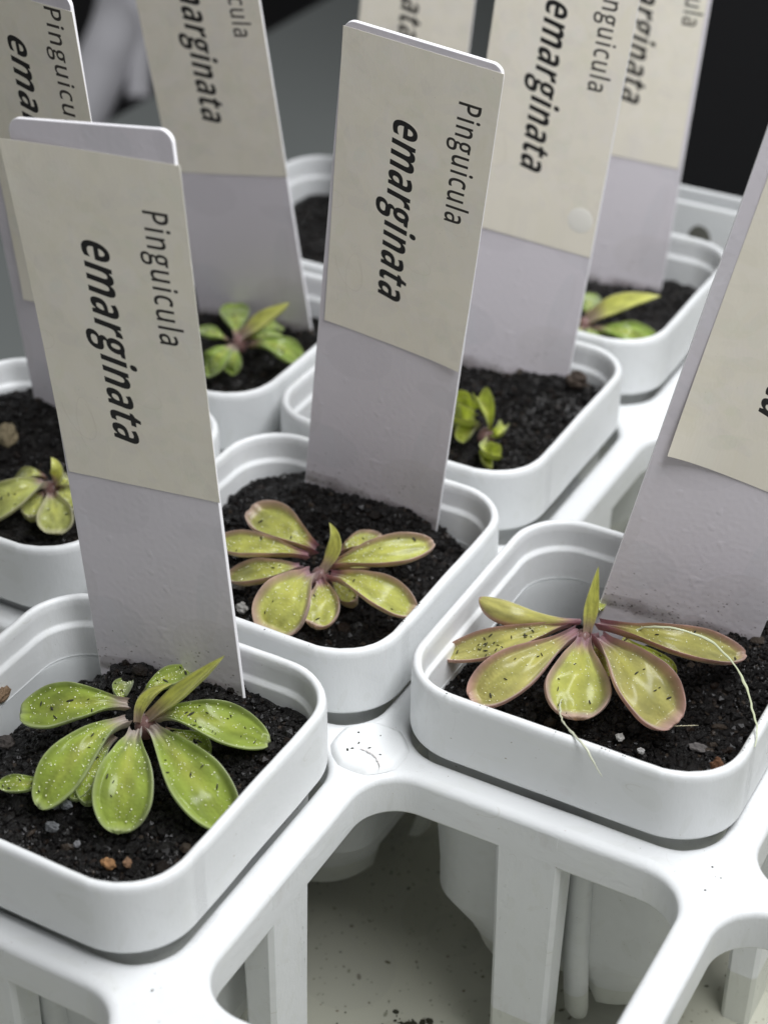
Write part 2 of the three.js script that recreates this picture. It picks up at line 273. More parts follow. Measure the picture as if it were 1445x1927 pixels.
{
  const g = new THREE.BoxGeometry(9.4, 0.1, 30); g.translate(0.4, -1.07, -8); tag(mesh('table', g, greyMat), 'dark greenish grey table top that the basin stands on', 'table', null, 'structure');
  const h = new THREE.BoxGeometry(80, 0.1, 80); h.translate(0, -6, -20); tag(mesh('floor', h, darkMat), 'black floor far below the table', 'floor', null, 'structure');
  const b = new THREE.BoxGeometry(80, 60, 0.2); b.translate(0, 20, -40); tag(mesh('wall', b, darkMat), 'black background far behind the pots', 'wall', null, 'structure');
  // blurred things behind the rack
  const tub = tag(thing('white_tub', 0.1, 0, -3.83), 'white plastic tub edge behind the last pot on the right, with a dark smear', 'tub');
  const shell = loft([[0.42, 0.1, -1.0], [0.44, 0.1, 0.2], [0.445, 0.1, 0.235], [0.43, 0.09, 0.25], [0.415, 0.08, 0.235], [0.41, 0.08, -0.9], [0.01, 0.005, -0.9]], { n: 8, m: 4 }); shell.scale(1.6, 1, 0.16);
  mesh('tub_wall', shell, potMat, tub);
  const smear = new THREE.SphereGeometry(0.05, 12, 8); smear.scale(1, 1.2, 0.05); smear.translate(0.1, 0.1, 0.07); mesh('smear', smear, new THREE.MeshStandardMaterial({ name: 'dark_smear', color: rgb(0.12, 0.12, 0.1), roughness: 0.9 }), tub);
  const box = new THREE.BoxGeometry(6.2, 9, 3); box.translate(2.3, 3.4, -7.2); tag(mesh('black_cabinet', box, darkMat), 'black box filling the background on the right', 'cabinet');
  const tube = (pts, r, name, label, cat) => tag(mesh(name, new THREE.TubeGeometry(new THREE.CatmullRomCurve3(pts.map((p) => V(...p))), 40, r, 12), greyThing), label, cat);
  tube([[-6.57, -2.4, -8.31], [-6.53, -2.2, -8.47], [-6.5, -2.0, -8.62], [-6.47, -1.8, -8.78], [-6.75, -1.8, -9.27], [-7.2, -1.8, -9.97]], 0.22, 'grey_hose', 'blurred grey curved hose behind the labels on the left', 'hose');
  tube([[-6.18, -2.2, -8.67], [-6.28, -1.9, -8.85], [-6.51, -1.6, -9.19], [-6.59, -1.3, -9.31]], 0.1, 'grey_post', 'blurred grey post beside the left edge of the blurred label', 'post');
}

const LEAVES = {
  A: [
    ['s',[0.020,0.160,-0.160],[0.136,0.300,-0.175],[0.255,0.440,-0.190],0.044],
    ['s',[0.006,0.160,-0.132],[0.029,0.240,-0.151],[0.100,0.300,-0.172],0.033],
    ['g',[-0.051,0.170,-0.168],[-0.129,0.210,-0.079],[-0.292,0.140,-0.026],0.125],
    ['g',[-0.068,0.150,-0.189],[-0.098,0.175,-0.203],[-0.139,0.130,-0.296],0.051],
    ['g',[-0.051,0.150,-0.231],[-0.009,0.200,-0.257],[0.004,0.160,-0.387],0.060],
    ['g',[0.037,0.160,-0.174],[0.171,0.220,-0.173],[0.325,0.120,-0.269],0.110],
    ['g',[0.040,0.150,-0.145],[0.223,0.205,-0.018],[0.402,0.096,0.029],0.145],
    ['g',[0.013,0.150,-0.113],[0.109,0.200,0.055],[0.165,0.094,0.177],0.153],
    ['g',[-0.022,0.160,-0.126],[-0.022,0.210,0.054],[-0.065,0.094,0.200],0.119],
    ['g',[-0.094,0.080,0.085],[-0.121,0.125,0.167],[-0.203,0.104,0.188],0.049],
    ['g',[-0.041,0.120,-0.093],[-0.031,0.115,0.005],[0.034,0.094,0.135],0.076],
    ['g',[0.057,0.120,-0.178],[0.126,0.115,-0.174],[0.205,0.096,-0.159],0.081],
    ['g',[-0.041,0.120,-0.093],[-0.029,0.115,0.023],[-0.011,0.094,0.139],0.062]],
  B: [
    ['s',[0.075,0.150,0.023],[0.106,0.240,0.006],[0.092,0.320,0.015],0.044],
    ['p',[0.005,0.150,-0.053],[-0.060,0.220,-0.012],[-0.223,0.200,-0.065],0.111],
    ['p',[0.008,0.160,-0.004],[-0.074,0.220,0.088],[-0.233,0.200,0.122],0.072],
    ['p',[0.002,0.140,0.030],[-0.027,0.185,0.137],[-0.186,0.099,0.132],0.071],
    ['p',[0.059,0.150,0.054],[0.089,0.200,0.223],[0.076,0.104,0.313],0.144],
    ['p',[0.077,0.130,0.049],[0.139,0.135,0.133],[0.157,0.094,0.218],0.102],
    ['p',[0.106,0.150,0.036],[0.251,0.195,0.083],[0.388,0.120,0.043],0.095],
    ['p',[0.076,0.150,-0.006],[0.205,0.220,-0.021],[0.344,0.220,-0.159],0.087],
    ['p',[0.065,0.140,-0.091],[0.107,0.175,-0.118],[0.129,0.120,-0.237],0.057],
    ['p',[0.079,0.130,-0.023],[0.115,0.135,-0.055],[0.150,0.099,-0.139],0.044],
    ['p',[0.092,0.120,0.012],[0.142,0.105,0.033],[0.202,0.096,0.055],0.050]],
  C: [
    ['s',[-0.115,0.170,-0.057],[-0.113,0.270,-0.070],[-0.106,0.390,-0.076],0.041],
    ['d',[-0.153,0.170,-0.101],[-0.255,0.240,0.032],[-0.401,0.260,0.055],0.065],
    ['p',[-0.179,0.160,-0.095],[-0.258,0.195,0.083],[-0.456,0.104,0.166],0.077],
    ['p',[-0.144,0.160,-0.064],[-0.187,0.195,0.173],[-0.294,0.104,0.293],0.121],
    ['p',[-0.117,0.160,-0.040],[-0.066,0.165,0.112],[-0.023,0.091,0.220],0.162],
    ['p',[-0.084,0.160,-0.064],[0.068,0.205,0.080],[0.212,0.099,0.119],0.152],
    ['p',[-0.105,0.170,-0.111],[0.110,0.240,-0.052],[0.292,0.140,-0.204],0.087],
    ['b',[-0.031,0.140,-0.118],[0.059,0.115,-0.103],[0.145,0.094,-0.076],0.063],
    ['b',[-0.139,0.150,-0.182],[-0.127,0.175,-0.180],[-0.145,0.150,-0.243],0.023],
    ['p',[-0.115,0.120,-0.126],[-0.064,0.115,-0.034],[-0.025,0.094,0.041],0.065]],
  G: [
    ['s',[0.101,0.160,-0.062],[0.195,0.250,-0.078],[0.280,0.320,-0.107],0.060],
    ['g',[0.070,0.150,-0.075],[0.035,0.175,-0.127],[-0.061,0.150,-0.261],0.100],
    ['g',[0.067,0.150,-0.027],[0.034,0.185,0.007],[-0.071,0.150,-0.045],0.049],
    ['g',[0.105,0.150,-0.003],[0.127,0.175,0.117],[0.080,0.099,0.136],0.089],
    ['g',[0.113,0.140,-0.006],[0.156,0.155,0.077],[0.152,0.096,0.095],0.064],
    ['g',[0.150,0.150,-0.038],[0.270,0.185,-0.024],[0.343,0.099,-0.093],0.086],
    ['g',[0.118,0.150,-0.070],[0.172,0.165,-0.092],[0.181,0.120,-0.192],0.057],
    ['g',[0.091,0.140,-0.131],[0.128,0.155,-0.181],[0.140,0.104,-0.270],0.058]],
  D: [
    ['b',[0.117,0.100,-0.007],[0.104,0.165,-0.011],[0.047,0.170,-0.062],0.053],
    ['b',[0.133,0.090,0.016],[0.172,0.125,0.044],[0.167,0.120,-0.017],0.035],
    ['b',[0.128,0.090,0.027],[0.176,0.115,0.142],[0.222,0.096,0.127],0.045],
    ['b',[0.142,0.080,0.062],[0.173,0.085,0.138],[0.221,0.091,0.189],0.039],
    ['b',[0.073,0.100,-0.002],[0.067,0.165,0.078],[-0.008,0.104,0.023],0.067],
    ['b',[0.075,0.100,0.021],[0.074,0.115,0.069],[0.067,0.094,0.100],0.050],
    ['b',[0.022,0.120,-0.035],[0.022,0.185,-0.018],[-0.022,0.140,-0.032],0.032],
    ['b',[0.048,0.110,-0.025],[0.056,0.165,0.016],[0.017,0.150,-0.002],0.043]],
  E: [
    ['s',[0.122,0.150,0.184],[0.244,0.240,0.168],[0.364,0.270,0.105],0.073],
    ['g',[0.154,0.130,0.212],[0.285,0.165,0.236],[0.386,0.094,0.133],0.092],
    ['g',[0.124,0.120,0.175],[0.171,0.135,0.265],[0.190,0.096,0.264],0.062],
    ['g',[0.097,0.130,0.178],[0.080,0.165,0.264],[0.015,0.099,0.205],0.077],
    ['g',[0.094,0.130,0.132],[0.093,0.165,0.112],[0.035,0.120,-0.049],0.071],
    ['g',[0.112,0.120,0.196],[0.125,0.135,0.291],[0.106,0.096,0.312],0.069]],
  F: [
    ['s',[0.106,0.150,0.040],[0.133,0.220,0.054],[0.103,0.250,0.040],0.043],
    ['g',[0.057,0.150,0.021],[0.033,0.185,0.069],[-0.063,0.104,0.043],0.050],
    ['g',[0.076,0.150,0.046],[0.088,0.200,0.180],[-0.020,0.104,0.256],0.105],
    ['p',[0.083,0.120,0.067],[0.084,0.115,0.110],[0.113,0.094,0.171],0.070],
    ['p',[0.106,0.130,0.061],[0.188,0.145,0.148],[0.224,0.094,0.195],0.105],
    ['p',[0.106,0.130,0.036],[0.167,0.145,0.063],[0.195,0.099,0.044],0.063],
    ['p',[0.105,0.140,0.034],[0.147,0.175,0.040],[0.143,0.140,-0.010],0.047]],
};

// ---------------------------------------------------------------- labels
const stickerTex = (seed, ink) => canvasTex(1920, 960, (c, w, h) => {
  const r = rng(seed); c.fillStyle = '#ece7da'; c.fillRect(0, 0, w, h);
  for (let n = 0; n < 500; n++) { c.fillStyle = `rgba(${r() < 0.5 ? '150,140,120' : '255,255,250'},${0.010 + 0.014 * r()})`; c.beginPath(); c.ellipse(r() * w, r() * h, 20 + 120 * r(), 10 + 60 * r(), r() * 3, 0, 7); c.fill(); }
  for (let n = 0; n < 70; n++) { c.fillStyle = `rgba(60,50,40,${0.1 + 0.3 * r()})`; c.beginPath(); c.arc(r() * w, r() * h, 0.8 + 1.6 * r() * r(), 0, 7); c.fill(); }
  const u = w / 0.955;                                               // pixels per cell
  const word = (text, font, x0, x1, base, size, skew, tone, gap) => {
    c.save(); c.fillStyle = tone; c.font = `${font} 200px sans-serif`; c.letterSpacing = gap + 'px';
    const width = c.measureText(text).width; c.translate(x0 * u, base * u); c.transform(1, 0, skew, 1, 0, 0); c.scale((x1 - x0) * u / width, size * u / 200); c.fillText(text, 0, 0); if (font === 'normal') { c.strokeStyle = tone; c.lineWidth = 4; c.strokeText(text, 0, 0); } c.restore();
  };
  for (let n = 0; n < 5; n++) { c.strokeStyle = `rgba(150,135,105,${0.025 + 0.04 * r()})`; c.lineWidth = 3 + 4 * r(); c.beginPath(); c.ellipse(r() * w, r() * h, 50 + 120 * r(), 40 + 90 * r(), r() * 3, r() * 3, 3 + 3 * r()); c.stroke(); }
  word('Pinguicula', 'normal', 0.108, 0.492, 0.116, 0.0925, 0, ink[0], 14);
  word('emarginata', 'bold', 0.212, 0.800, 0.303, 0.1375, -0.2, ink[1], 0);
});
const paperBump = noiseTex(512, (u, v) => 0.5 + 0.4 * wrapNoise(u, v, 7, 31) + 0.12 * wrapNoise(u, v, 70, 32), 1);
const stickerMats = [[77, ['#262320', '#0c0b0b']], [78, ['#35302c', '#171514']], [79, ['#2c2825', '#11100f']]].map(([seed, ink]) => new THREE.MeshPhysicalMaterial({ name: 'label_paper', map: stickerTex(seed, ink), color: rgb(0.95, 0.94, 0.91), roughness: 0.55, bumpMap: paperBump, bumpScale: 0.00007 }));
const paperMat = new THREE.MeshPhysicalMaterial({ name: 'label_edge', color: rgb(0.78, 0.76, 0.69), roughness: 0.6 });
const stakeGeo = (() => {
  const w = 0.236, L = 1.596, b = -0.32, r = 0.035, s = new THREE.Shape();
  s.moveTo(-w, b + 0.2); s.lineTo(0, b); s.lineTo(w, b + 0.2); s.lineTo(w, L - r); s.absarc(w - r, L - r, r, 0, Math.PI / 2); s.lineTo(-w + r, L); s.absarc(-w + r, L - r, r, Math.PI / 2, Math.PI);
  const g = new THREE.ExtrudeGeometry(s, { depth: 0.009, bevelEnabled: true, bevelThickness: 0.002, bevelSize: 0.002, bevelOffset: -0.002, bevelSegments: 2, curveSegments: 8 });
  g.translate(0, 0, -0.011); return g;
})();
// sticker: u0..u1 across and v0..v1 along the stake at its four corners, with corners that may lift
function stickerGeo(q, lift, toff, uoff) {
  const nx = 16, ny = 32, pos = [], uv = [], idx = [];
  for (const back of [0, 1]) for (let b = 0; b <= ny; b++) for (let a = 0; a <= nx; a++) {
    const s = a / nx, t = b / ny, top = [q[0][0] + (q[1][0] - q[0][0]) * s, q[0][1] + (q[1][1] - q[0][1]) * s], bot = [q[2][0] + (q[3][0] - q[2][0]) * s, q[2][1] + (q[3][1] - q[2][1]) * s];
    const up = lift[0] * ((1 - s) * (1 - t)) ** 5 + lift[1] * (s * (1 - t)) ** 5 + lift[2] * ((1 - s) * t) ** 5 + lift[3] * (s * t) ** 5;
    pos.push(top[0] + (bot[0] - top[0]) * t, top[1] + (bot[1] - top[1]) * t, 0.0025 + up + 0.0012 * noise(s * 3, t * 5, q[0][1] * 9) + (back ? -0.0015 : 0)); uv.push(Math.min(0.999, Math.max(0.001, t - toff)), Math.min(0.999, Math.max(0.001, s - uoff)));
  }
  const N = (nx + 1) * (ny + 1), at = (a, b) => b * (nx + 1) + a;
  for (let b = 0; b < ny; b++) for (let a = 0; a < nx; a++) { const i = at(a, b), j = at(a + 1, b), k = at(a, b + 1), l = at(a + 1, b + 1); idx.push(i, k, j, j, k, l); idx.push(N + i, N + j, N + k, N + j, N + l, N + k); }
  const front = geometry(pos, idx, uv), edge = [], ei = [];
  const rim = []; for (let a = 0; a <= nx; a++) rim.push(at(a, 0)); for (let b = 1; b <= ny; b++) rim.push(at(nx, b)); for (let a = nx - 1; a >= 0; a--) rim.push(at(a, ny)); for (let b = ny - 1; b > 0; b--) rim.push(at(0, b));
  rim.forEach((i) => { edge.push(pos[i * 3], pos[i * 3 + 1], pos[i * 3 + 2], pos[(N + i) * 3], pos[(N + i) * 3 + 1], pos[(N + i) * 3 + 2]); });
  for (let i = 0; i < rim.length; i++) { const a = i * 2, b = ((i + 1) % rim.length) * 2; ei.push(a, b, a + 1, b, b + 1, a + 1); }
  return [front, geometry(edge, ei, edge.flatMap((_, i) => (i % 3 ? [] : [0, 0])))];
}
const std = (v0, v1, w = 0.237) => [[-w, v1], [w, v1], [-w, v0], [w, v0]];
const LABELS = {
  A: [[-0.1041, -0.4331, -0.0565, 0.0522, 0.1117], [[-0.262, 1.546], [0.249, 1.511], [-0.226, 0.623], [0.241, 0.605]], [0.012, 0, 0, 0], 'plant label nearest the camera on the left, its sticker overhanging at the left'],
  B: [[-0.056, -1.4976, -0.0558, -0.0586, -0.1222], [[-0.236, 1.577], [0.239, 1.576], [-0.214, 0.627], [0.238, 0.617]], [0, 0, 0.003, 0.014], 'plant label standing in the centre pot, whole sticker and text in view'],
  C: [[1.044, -1.3795, -0.3124, 0.0213, -0.2003], [[-0.194, 1.50], [0.28, 1.46], [-0.199, 0.551], [0.275, 0.49]], [0, 0, 0.03, 0.01], 'plant label at the right edge of the photo with its sticker cut off'],
  D: [[-0.0413, -2.4493, -0.1323, 0.1279, -0.0725], [[-0.237, 1.47], [0.237, 1.46], [-0.235, 0.527], [0.233, 0.509]], [0, 0, 0.006, 0], 'plant label behind the centre label, with a round bubble in its sticker'],
  E: [[-0.0236, -3.2903, -0.2468, 0.1259, -0.0542], [[-0.25, 1.47], [0.223, 1.455], [-0.25, 0.525], [0.221, 0.503]], [0, 0, 0, 0], 'blurred plant label furthest to the right in the last row'],
  F: [[-1.0969, -1.4019, 0.0792, -0.0977, 0.0051], [[-0.2, 1.56], [0.24, 1.55], [-0.177, 0.481], [0.26, 0.49]], [0, 0, 0.01, 0], 'plant label at the left edge, half hidden behind the nearest label'],
  G: [[-1.024, -2.3434, -0.0951, -0.1357, 0.0667], [[-0.237, 1.60], [0.237, 1.61], [-0.232, 0.616], [0.24, 0.655]], [0, 0, 0, 0], 'blurred plant label between the nearest label and the centre label'],
  H: [[-0.9461, -3.2662, -0.0608, 0.155, -0.0333], [[-0.237, 1.6], [0.237, 1.6], [-0.237, 0.645], [0.237, 0.645]], [0, 0, 0, 0], 'most blurred plant label, seen just above the top of the centre label'],
};
// size of each label against the first estimate, and how far its print sits along and across its sticker
const LABEL_FIT = { A: [0.978, 0.022, 0], B: [0.970, 0, 0], C: [0.974, -0.06, 0.04], D: [0.978, -0.095, 0], E: [1, -0.06, 0.08], F: [0.982, -0.115, 0], G: [0.99, -0.05, 0], H: [0.994, 0, 0] };
for (const k in LABELS) {
  const [[x, z, yaw, lean, roll], quad, lift, label] = LABELS[k];
  const [K, toff, uoff] = LABEL_FIT[k], E0 = [2.3437, 3.3294, 2.8309];
  const t = thing('plant_label', E0[0] + (x - E0[0]) * K, E0[1] + (0.0476 - E0[1]) * K, E0[2] + (z - E0[2]) * K); t.scale.setScalar(K); tag(t, label, 'plant label', 'printed labels standing in the pots');
  const r = V(Math.cos(yaw), 0, Math.sin(yaw)), n = V(-Math.sin(yaw), 0, Math.cos(yaw)), v = V(0, Math.cos(lean), 0).addScaledVector(n, -Math.sin(lean)), n2 = n.clone().multiplyScalar(Math.cos(lean)).add(V(0, Math.sin(lean), 0));
  const u = r.clone().multiplyScalar(Math.cos(roll)).addScaledVector(v, Math.sin(roll)), v2 = v.clone().multiplyScalar(Math.cos(roll)).addScaledVector(r, -Math.sin(roll));
  t.quaternion.setFromRotationMatrix(new THREE.Matrix4().makeBasis(u, v2, n2));
  mesh('stake', stakeGeo, [stakeMat, edgeMat], t);
  const [f, e] = stickerGeo(quad, lift, toff, uoff), s = mesh('sticker', f, stickerMats['BFEACHDG'.indexOf(k) % 3], t);
  mesh('sticker_edge', e, paperMat, s);
  if (k === 'D') { const g = new THREE.SphereGeometry(0.045, 32, 16); g.scale(1, 1, 0.05); g.translate(0.175, 0.63, 0.0022); mesh('bubble', g, paperMat, s); }
}

// ---------------------------------------------------------------- plants
const TONES = {   // centre, edge, base
  gA: [[0.36, 0.47, 0.05], [0.52, 0.60, 0.27], [0.58, 0.48, 0.42]],
  g: [[0.38, 0.53, 0.09], [0.46, 0.55, 0.2], [0.50, 0.34, 0.28]],
  p: [[0.62, 0.66, 0.15], [0.68, 0.50, 0.40], [0.54, 0.29, 0.34]],
  q: [[0.56, 0.54, 0.16], [0.64, 0.42, 0.35], [0.52, 0.26, 0.31]],
  pE: [[0.58, 0.62, 0.18], [0.64, 0.62, 0.38], [0.5, 0.33, 0.3]],
  b: [[0.62, 0.70, 0.10], [0.66, 0.7, 0.22], [0.5, 0.5, 0.14]],
  s: [[0.78, 0.80, 0.20], [0.80, 0.80, 0.30], [0.54, 0.42, 0.3]],
};
const leafBump = noiseTex(256, (u, v) => 0.5 + 0.45 * wrapNoise(u, v, 34, 41) + 0.3 * wrapNoise(u, v, 9, 42), 1);
const leafMat = new THREE.MeshPhysicalMaterial({ name: 'leaf', vertexColors: true, roughness: 0.9, transmission: 0.48, thickness: 0, specularIntensity: 0.9, clearcoat: 0.65, clearcoatRoughness: 0.2, bumpMap: leafBump, bumpScale: 0.00008 });
const dewMat = new THREE.MeshPhysicalMaterial({ name: 'dew', color: rgb(0.86, 0.88, 0.62), roughness: 0.12, clearcoat: 1, clearcoatRoughness: 0.03 });
const crumbMat = new THREE.MeshStandardMaterial({ name: 'dark_crumbs', color: rgb(0.025, 0.025, 0.014), roughness: 0.7 });
const TOCAM = V(0.396, 0.557, 0.73);
// a leaf along a curve through three points; returns its geometry and a function that gives points on its upper face
function leafShape(kind, P0, P1, P2, W, tones, seed, k0) {
  const a = V(...P0), m = V(...P1), b = V(...P2), c = m.clone().multiplyScalar(2).addScaledVector(a, -0.5).addScaledVector(b, -0.5);
  const at = (t) => a.clone().multiplyScalar((1 - t) ** 2).addScaledVector(c, 2 * t * (1 - t)).addScaledVector(b, t * t);
  const tan = (t) => c.clone().sub(a).multiplyScalar(2 * (1 - t)).addScaledVector(b.clone().sub(c), 2 * t).normalize();
  const spear = kind === 's', rolled = kind === 'd', len = a.distanceTo(m) + m.distanceTo(b), peak = spear ? 0.42 : 0.74;
  const want = V(0, 0.55, 0).addScaledVector(TOCAM, spear ? 0.9 : 0.55).normalize();
  const frame = (t) => { const T = tan(t), n = want.clone().addScaledVector(T, -want.dot(T)).normalize(); return { n, s: T.clone().cross(n) }; };
  const half = (t) => {
    const base = spear ? 0.62 : 0.22, grow = Math.pow(THREE.MathUtils.smoothstep(t, spear ? 0 : 0.03, peak), spear ? 1 : 1.25);
    const w = base + (1 - base) * grow;
    return W / 2 * w * (t > peak ? Math.pow(Math.max(0, 1 - ((t - peak) / (1 - peak)) ** (spear ? 1.35 : 2.0)), spear ? 0.9 : 0.5) : 1) * (1 + 0.05 * noise(t * 4, seed, 3));
  };
  const nearEdge = (t, v) => (t < peak ? Math.abs(v) : 1 - Math.min(half(t) * (1 - Math.abs(v)), (1 - t) * len) / (W / 2));
  // height over the leaf's own plane at v in -1..1
  const lift = (t, v) => {
    const w = Math.max(half(t), W * 0.06), e = Math.abs(v);
    if (spear) return w * 0.4 * e * e;
    if (k0 === 'D') return w * 1.9 * e * e;
    if (rolled) return -w * 0.9 * e * e * e;
    const q = nearEdge(t, v), rim = (THREE.MathUtils.smoothstep(q, 0.72, 0.88) - 0.55 * THREE.MathUtils.smoothstep(q, 0.92, 1)) * W * (kind === 'p' ? 0.19 : 0.10) * Math.min(1, 0.35 + t);
    return w * 0.16 * e * e * (1.3 - t) + rim + 0.05 * W * noise(t * 5, v * 2 + seed, 7);
  };
  const inward = (v) => { const e = Math.abs(v); return spear ? 1 : 1 - 0.07 * THREE.MathUtils.smoothstep(e, 0.86, 1); };
  const top = (t, v) => { const { n, s } = frame(t); return at(t).addScaledVector(s, half(t) * v * inward(v)).addScaledVector(n, lift(t, v)); };
  const N = 48, M = 34, thick = spear ? 0.012 : 0.014, pos = [], col = [], uv = [], idx = [];
  const mix = (p, q, t) => p.map((x, i) => x + (q[i] - x) * t);
  for (let i = 0; i <= N; i++) {
    const t = 1 - (1 - i / N) ** 1.25, { n } = frame(t);
    for (let j = 0; j < 2 * M; j++) {
      const upper = j <= M, v = upper ? -1 + 2 * j / M : 1 - 2 * (j - M) / M, p = top(t, v);
      const round = Math.sqrt(Math.max(0, 1 - v ** 4)) * Math.min(1, half(t) / (thick * 1.2));
      if (!upper) p.addScaledVector(n, -thick * (1 + 0.5 * (1 - t) + (kind === 'p' ? 1.4 : 0.6) * THREE.MathUtils.smoothstep(nearEdge(t, v), 0.6, 0.85)) * round);
      pos.push(p.x, p.y, p.z); uv.push(v * W * 1.5, t * len * 3);
      const e = THREE.MathUtils.smoothstep(nearEdge(t, v), kind === 'p' ? 0.66 : 0.74, kind === 'p' ? 0.86 : 0.96), k = 1 - THREE.MathUtils.smoothstep(t, 0.05, spear ? 0.34 : 0.30);
      const patch = 1 + 0.34 * noise(t * 6 + seed, v * 2.5, 1) - 0.5 * Math.max(0, noise(t * 4 + seed * 3, v * 2, 6) - 0.15) + 0.12 * noise(t * 24, v * 9, seed);
      let q = mix(tones[0], tones[1], upper ? e : 0.75); q = mix(q, tones[2], Math.min(1, k * (upper ? 1 : 0.7)));
      if (!spear && upper) q = mix(q, [0.62, 0.62, 0.10], 0.5 * Math.exp(-v * v * 9) * Math.exp(-((t - 0.5) ** 2) * 10));
      col.push(...q.map((x) => Math.min(0.9, x * patch)));
    }
  }
  const C = 2 * M;
  for (let i = 0; i < N; i++) for (let j = 0; j < C; j++) { const p = i * C + j, q = i * C + (j + 1) % C; idx.push(p, q, p + C, q, q + C, p + C); }
  return { geo: geometry(pos, idx, uv, col), top, frame, half };
}
const PLANTS = {
  A: ['greenest rosette with broad spoon leaves in the front left pot', 110, 5, 'gA'],
  B: ['yellow green rosette with pinkish rims in the centre pot', 90, 2, 'p'],
  C: ['yellow green rosette with thick pink rims in the front right pot', 70, 6, 'p'],
  D: ['small crumpled green plant to the right of the centre label', 0, 0, 'b'],
  E: ['green rosette in the last pot on the right, partly hidden', 30, 4, 'g'],
  F: ['pale yellow green rosette in the pot cut by the left edge', 25, 3, 'g'],
  G: ['small fresh green rosette in the pot behind the front left label', 30, 3, 'g'],
};
for (const k in PLANTS) {
  const [label, dewN, dirtN, style] = PLANTS[k], [i, j] = POTS[k], p = tag(thing('rosette_plant', j, 0, -i), label, 'plant', 'rosette plants in the pots');
  const dew = [], dirt = [], rnd = rng(900 + k.charCodeAt(0));
  LEAVES[k].forEach(([kind, a, b, c, W0], n) => {
    const W = W0 * (kind === 's' ? 1 : k === 'A' ? 1.1 : k === 'D' ? 1.15 : 1.2);
    const tones = TONES[kind === 's' ? 's' : kind === 'b' ? 'b' : k === 'F' ? 'pE' : k === 'C' && n !== 4 && n !== 9 ? 'q' : kind === 'd' || kind === 'p' ? 'p' : style === 'gA' ? 'gA' : 'g'];
    const L = leafShape(kind, a, b, c, W, tones, n * 3.7 + k.charCodeAt(0), k);
    mesh('leaf', L.geo, leafMat, p);
    if (kind === 's' || kind === 'd') return;
    const place = (t, v, h) => L.top(t, v).addScaledVector(L.frame(t).n, h);
    for (let q = 0; q < dewN * Math.min(1, W / 0.1); q++) {
      const t = 0.25 + 0.7 * rnd(), v = (rnd() * 2 - 1) * 0.8, r = 0.0009 + 0.0016 * rnd() * rnd(), d = new THREE.IcosahedronGeometry(r, 1), o = place(t, v, r * 0.5); d.translate(o.x, o.y, o.z); dew.push(d);
    }
    for (let q = 0; q < dirtN * (0.4 + rnd()) * Math.min(1, W / 0.1) * (k === 'C' && n === 2 ? 6 : k === 'A' && n === 5 ? 3 : 1); q++) {
      const t = 0.35 + 0.6 * rnd(), v = (rnd() * 2 - 1) * 0.75, s = 0.003 + 0.008 * rnd() * rnd(), d = new THREE.IcosahedronGeometry(1, 0), { n: nn, s: ss } = L.frame(t), an = rnd() * 6.28, x = ss.clone().multiplyScalar(Math.cos(an)).addScaledVector(nn.clone().cross(ss), Math.sin(an)), o = place(t, v, 0.002);
      d.applyMatrix4(new THREE.Matrix4().makeBasis(x.clone().multiplyScalar(s * 1.3), nn.clone().multiplyScalar(0.0022), x.clone().cross(nn).multiplyScalar(s * (0.25 + 0.25 * rnd()))).setPosition(o)); dirt.push(d);
    }
  });
  const crown = new THREE.IcosahedronGeometry(0.03, 2), c0 = LEAVES[k][0][1]; crown.scale(1, 1.3, 1); crown.translate(c0[0] - 0.01, c0[1] - 0.035, c0[2]);
  const cc = new Float32Array(crown.attributes.position.count * 3).map((_, q) => [0.36, 0.2, 0.18][q % 3]); crown.setAttribute('color', new THREE.BufferAttribute(cc, 3));
  mesh('crown', crown, leafMat, p);
  if (dew.length) tag(mesh('dew', mergeGeometries(dew), dewMat, p), null, null, null, 'stuff');
  if (dirt.length) tag(mesh('debris', mergeGeometries(dirt), crumbMat, p), null, null, null, 'stuff');
}

// ---------------------------------------------------------------- small things
function lump(name, at, size, color, seed, label, category, rough = 0.8) {
  const g = new THREE.IcosahedronGeometry(1, 3), p = g.attributes.position;
  for (let k = 0; k < p.count; k++) { const x = p.getX(k), y = p.getY(k), z = p.getZ(k), d = 1 + 0.45 * noise(x * 1.6 + seed, y * 1.6, z * 1.6) + 0.2 * noise(x * 5, y * 5 + seed, z * 5); p.setXYZ(k, at[0] + x * size[0] * d, at[1] + y * size[1] * d, at[2] + z * size[2] * d); }
  g.computeVertexNormals();
  const m = mesh(name, g, new THREE.MeshStandardMaterial({ name: name + '_surface', color: rgb(...color), roughness: rough, bumpMap: grainTex, bumpScale: 0.0002 }));
  return tag(m, label, category);
}
lump('bark_crumb', [0.19, 0.075, 0.262], [0.019, 0.014, 0.014], [0.36, 0.19, 0.08], 1, 'tan bark crumb against the near rim of the front left pot', 'bark crumb');
lump('bark_crumb', [0.235, 0.085, 0.245], [0.011, 0.014, 0.010], [0.36, 0.21, 0.12], 2, 'smaller light brown crumb touching the tan bark crumb', 'bark crumb');
lump('grit_stone', [-0.003, 0.085, 0.235], [0.017, 0.013, 0.014], [0.12, 0.125, 0.13], 3, 'larger grey grit stone on the soil below the greenest rosette', 'grit stone');
lump('grit_stone', [0.085, 0.08, 0.25], [0.009, 0.008, 0.009], [0.22, 0.22, 0.23], 4, 'small pale grit stone beside the larger grey one', 'grit stone');
lump('grit_stone', [-0.045, 0.085, 0.165], [0.011, 0.012, 0.010], [0.30, 0.31, 0.33], 5, 'pale grit stone just under the tip of the left leaf', 'grit stone');
lump('grit_stone', [-0.022, 0.085, 0.15], [0.018, 0.012, 0.012], [0.22, 0.23, 0.25], 6, 'grey grit stone between the left leaf and the front leaf', 'grit stone');
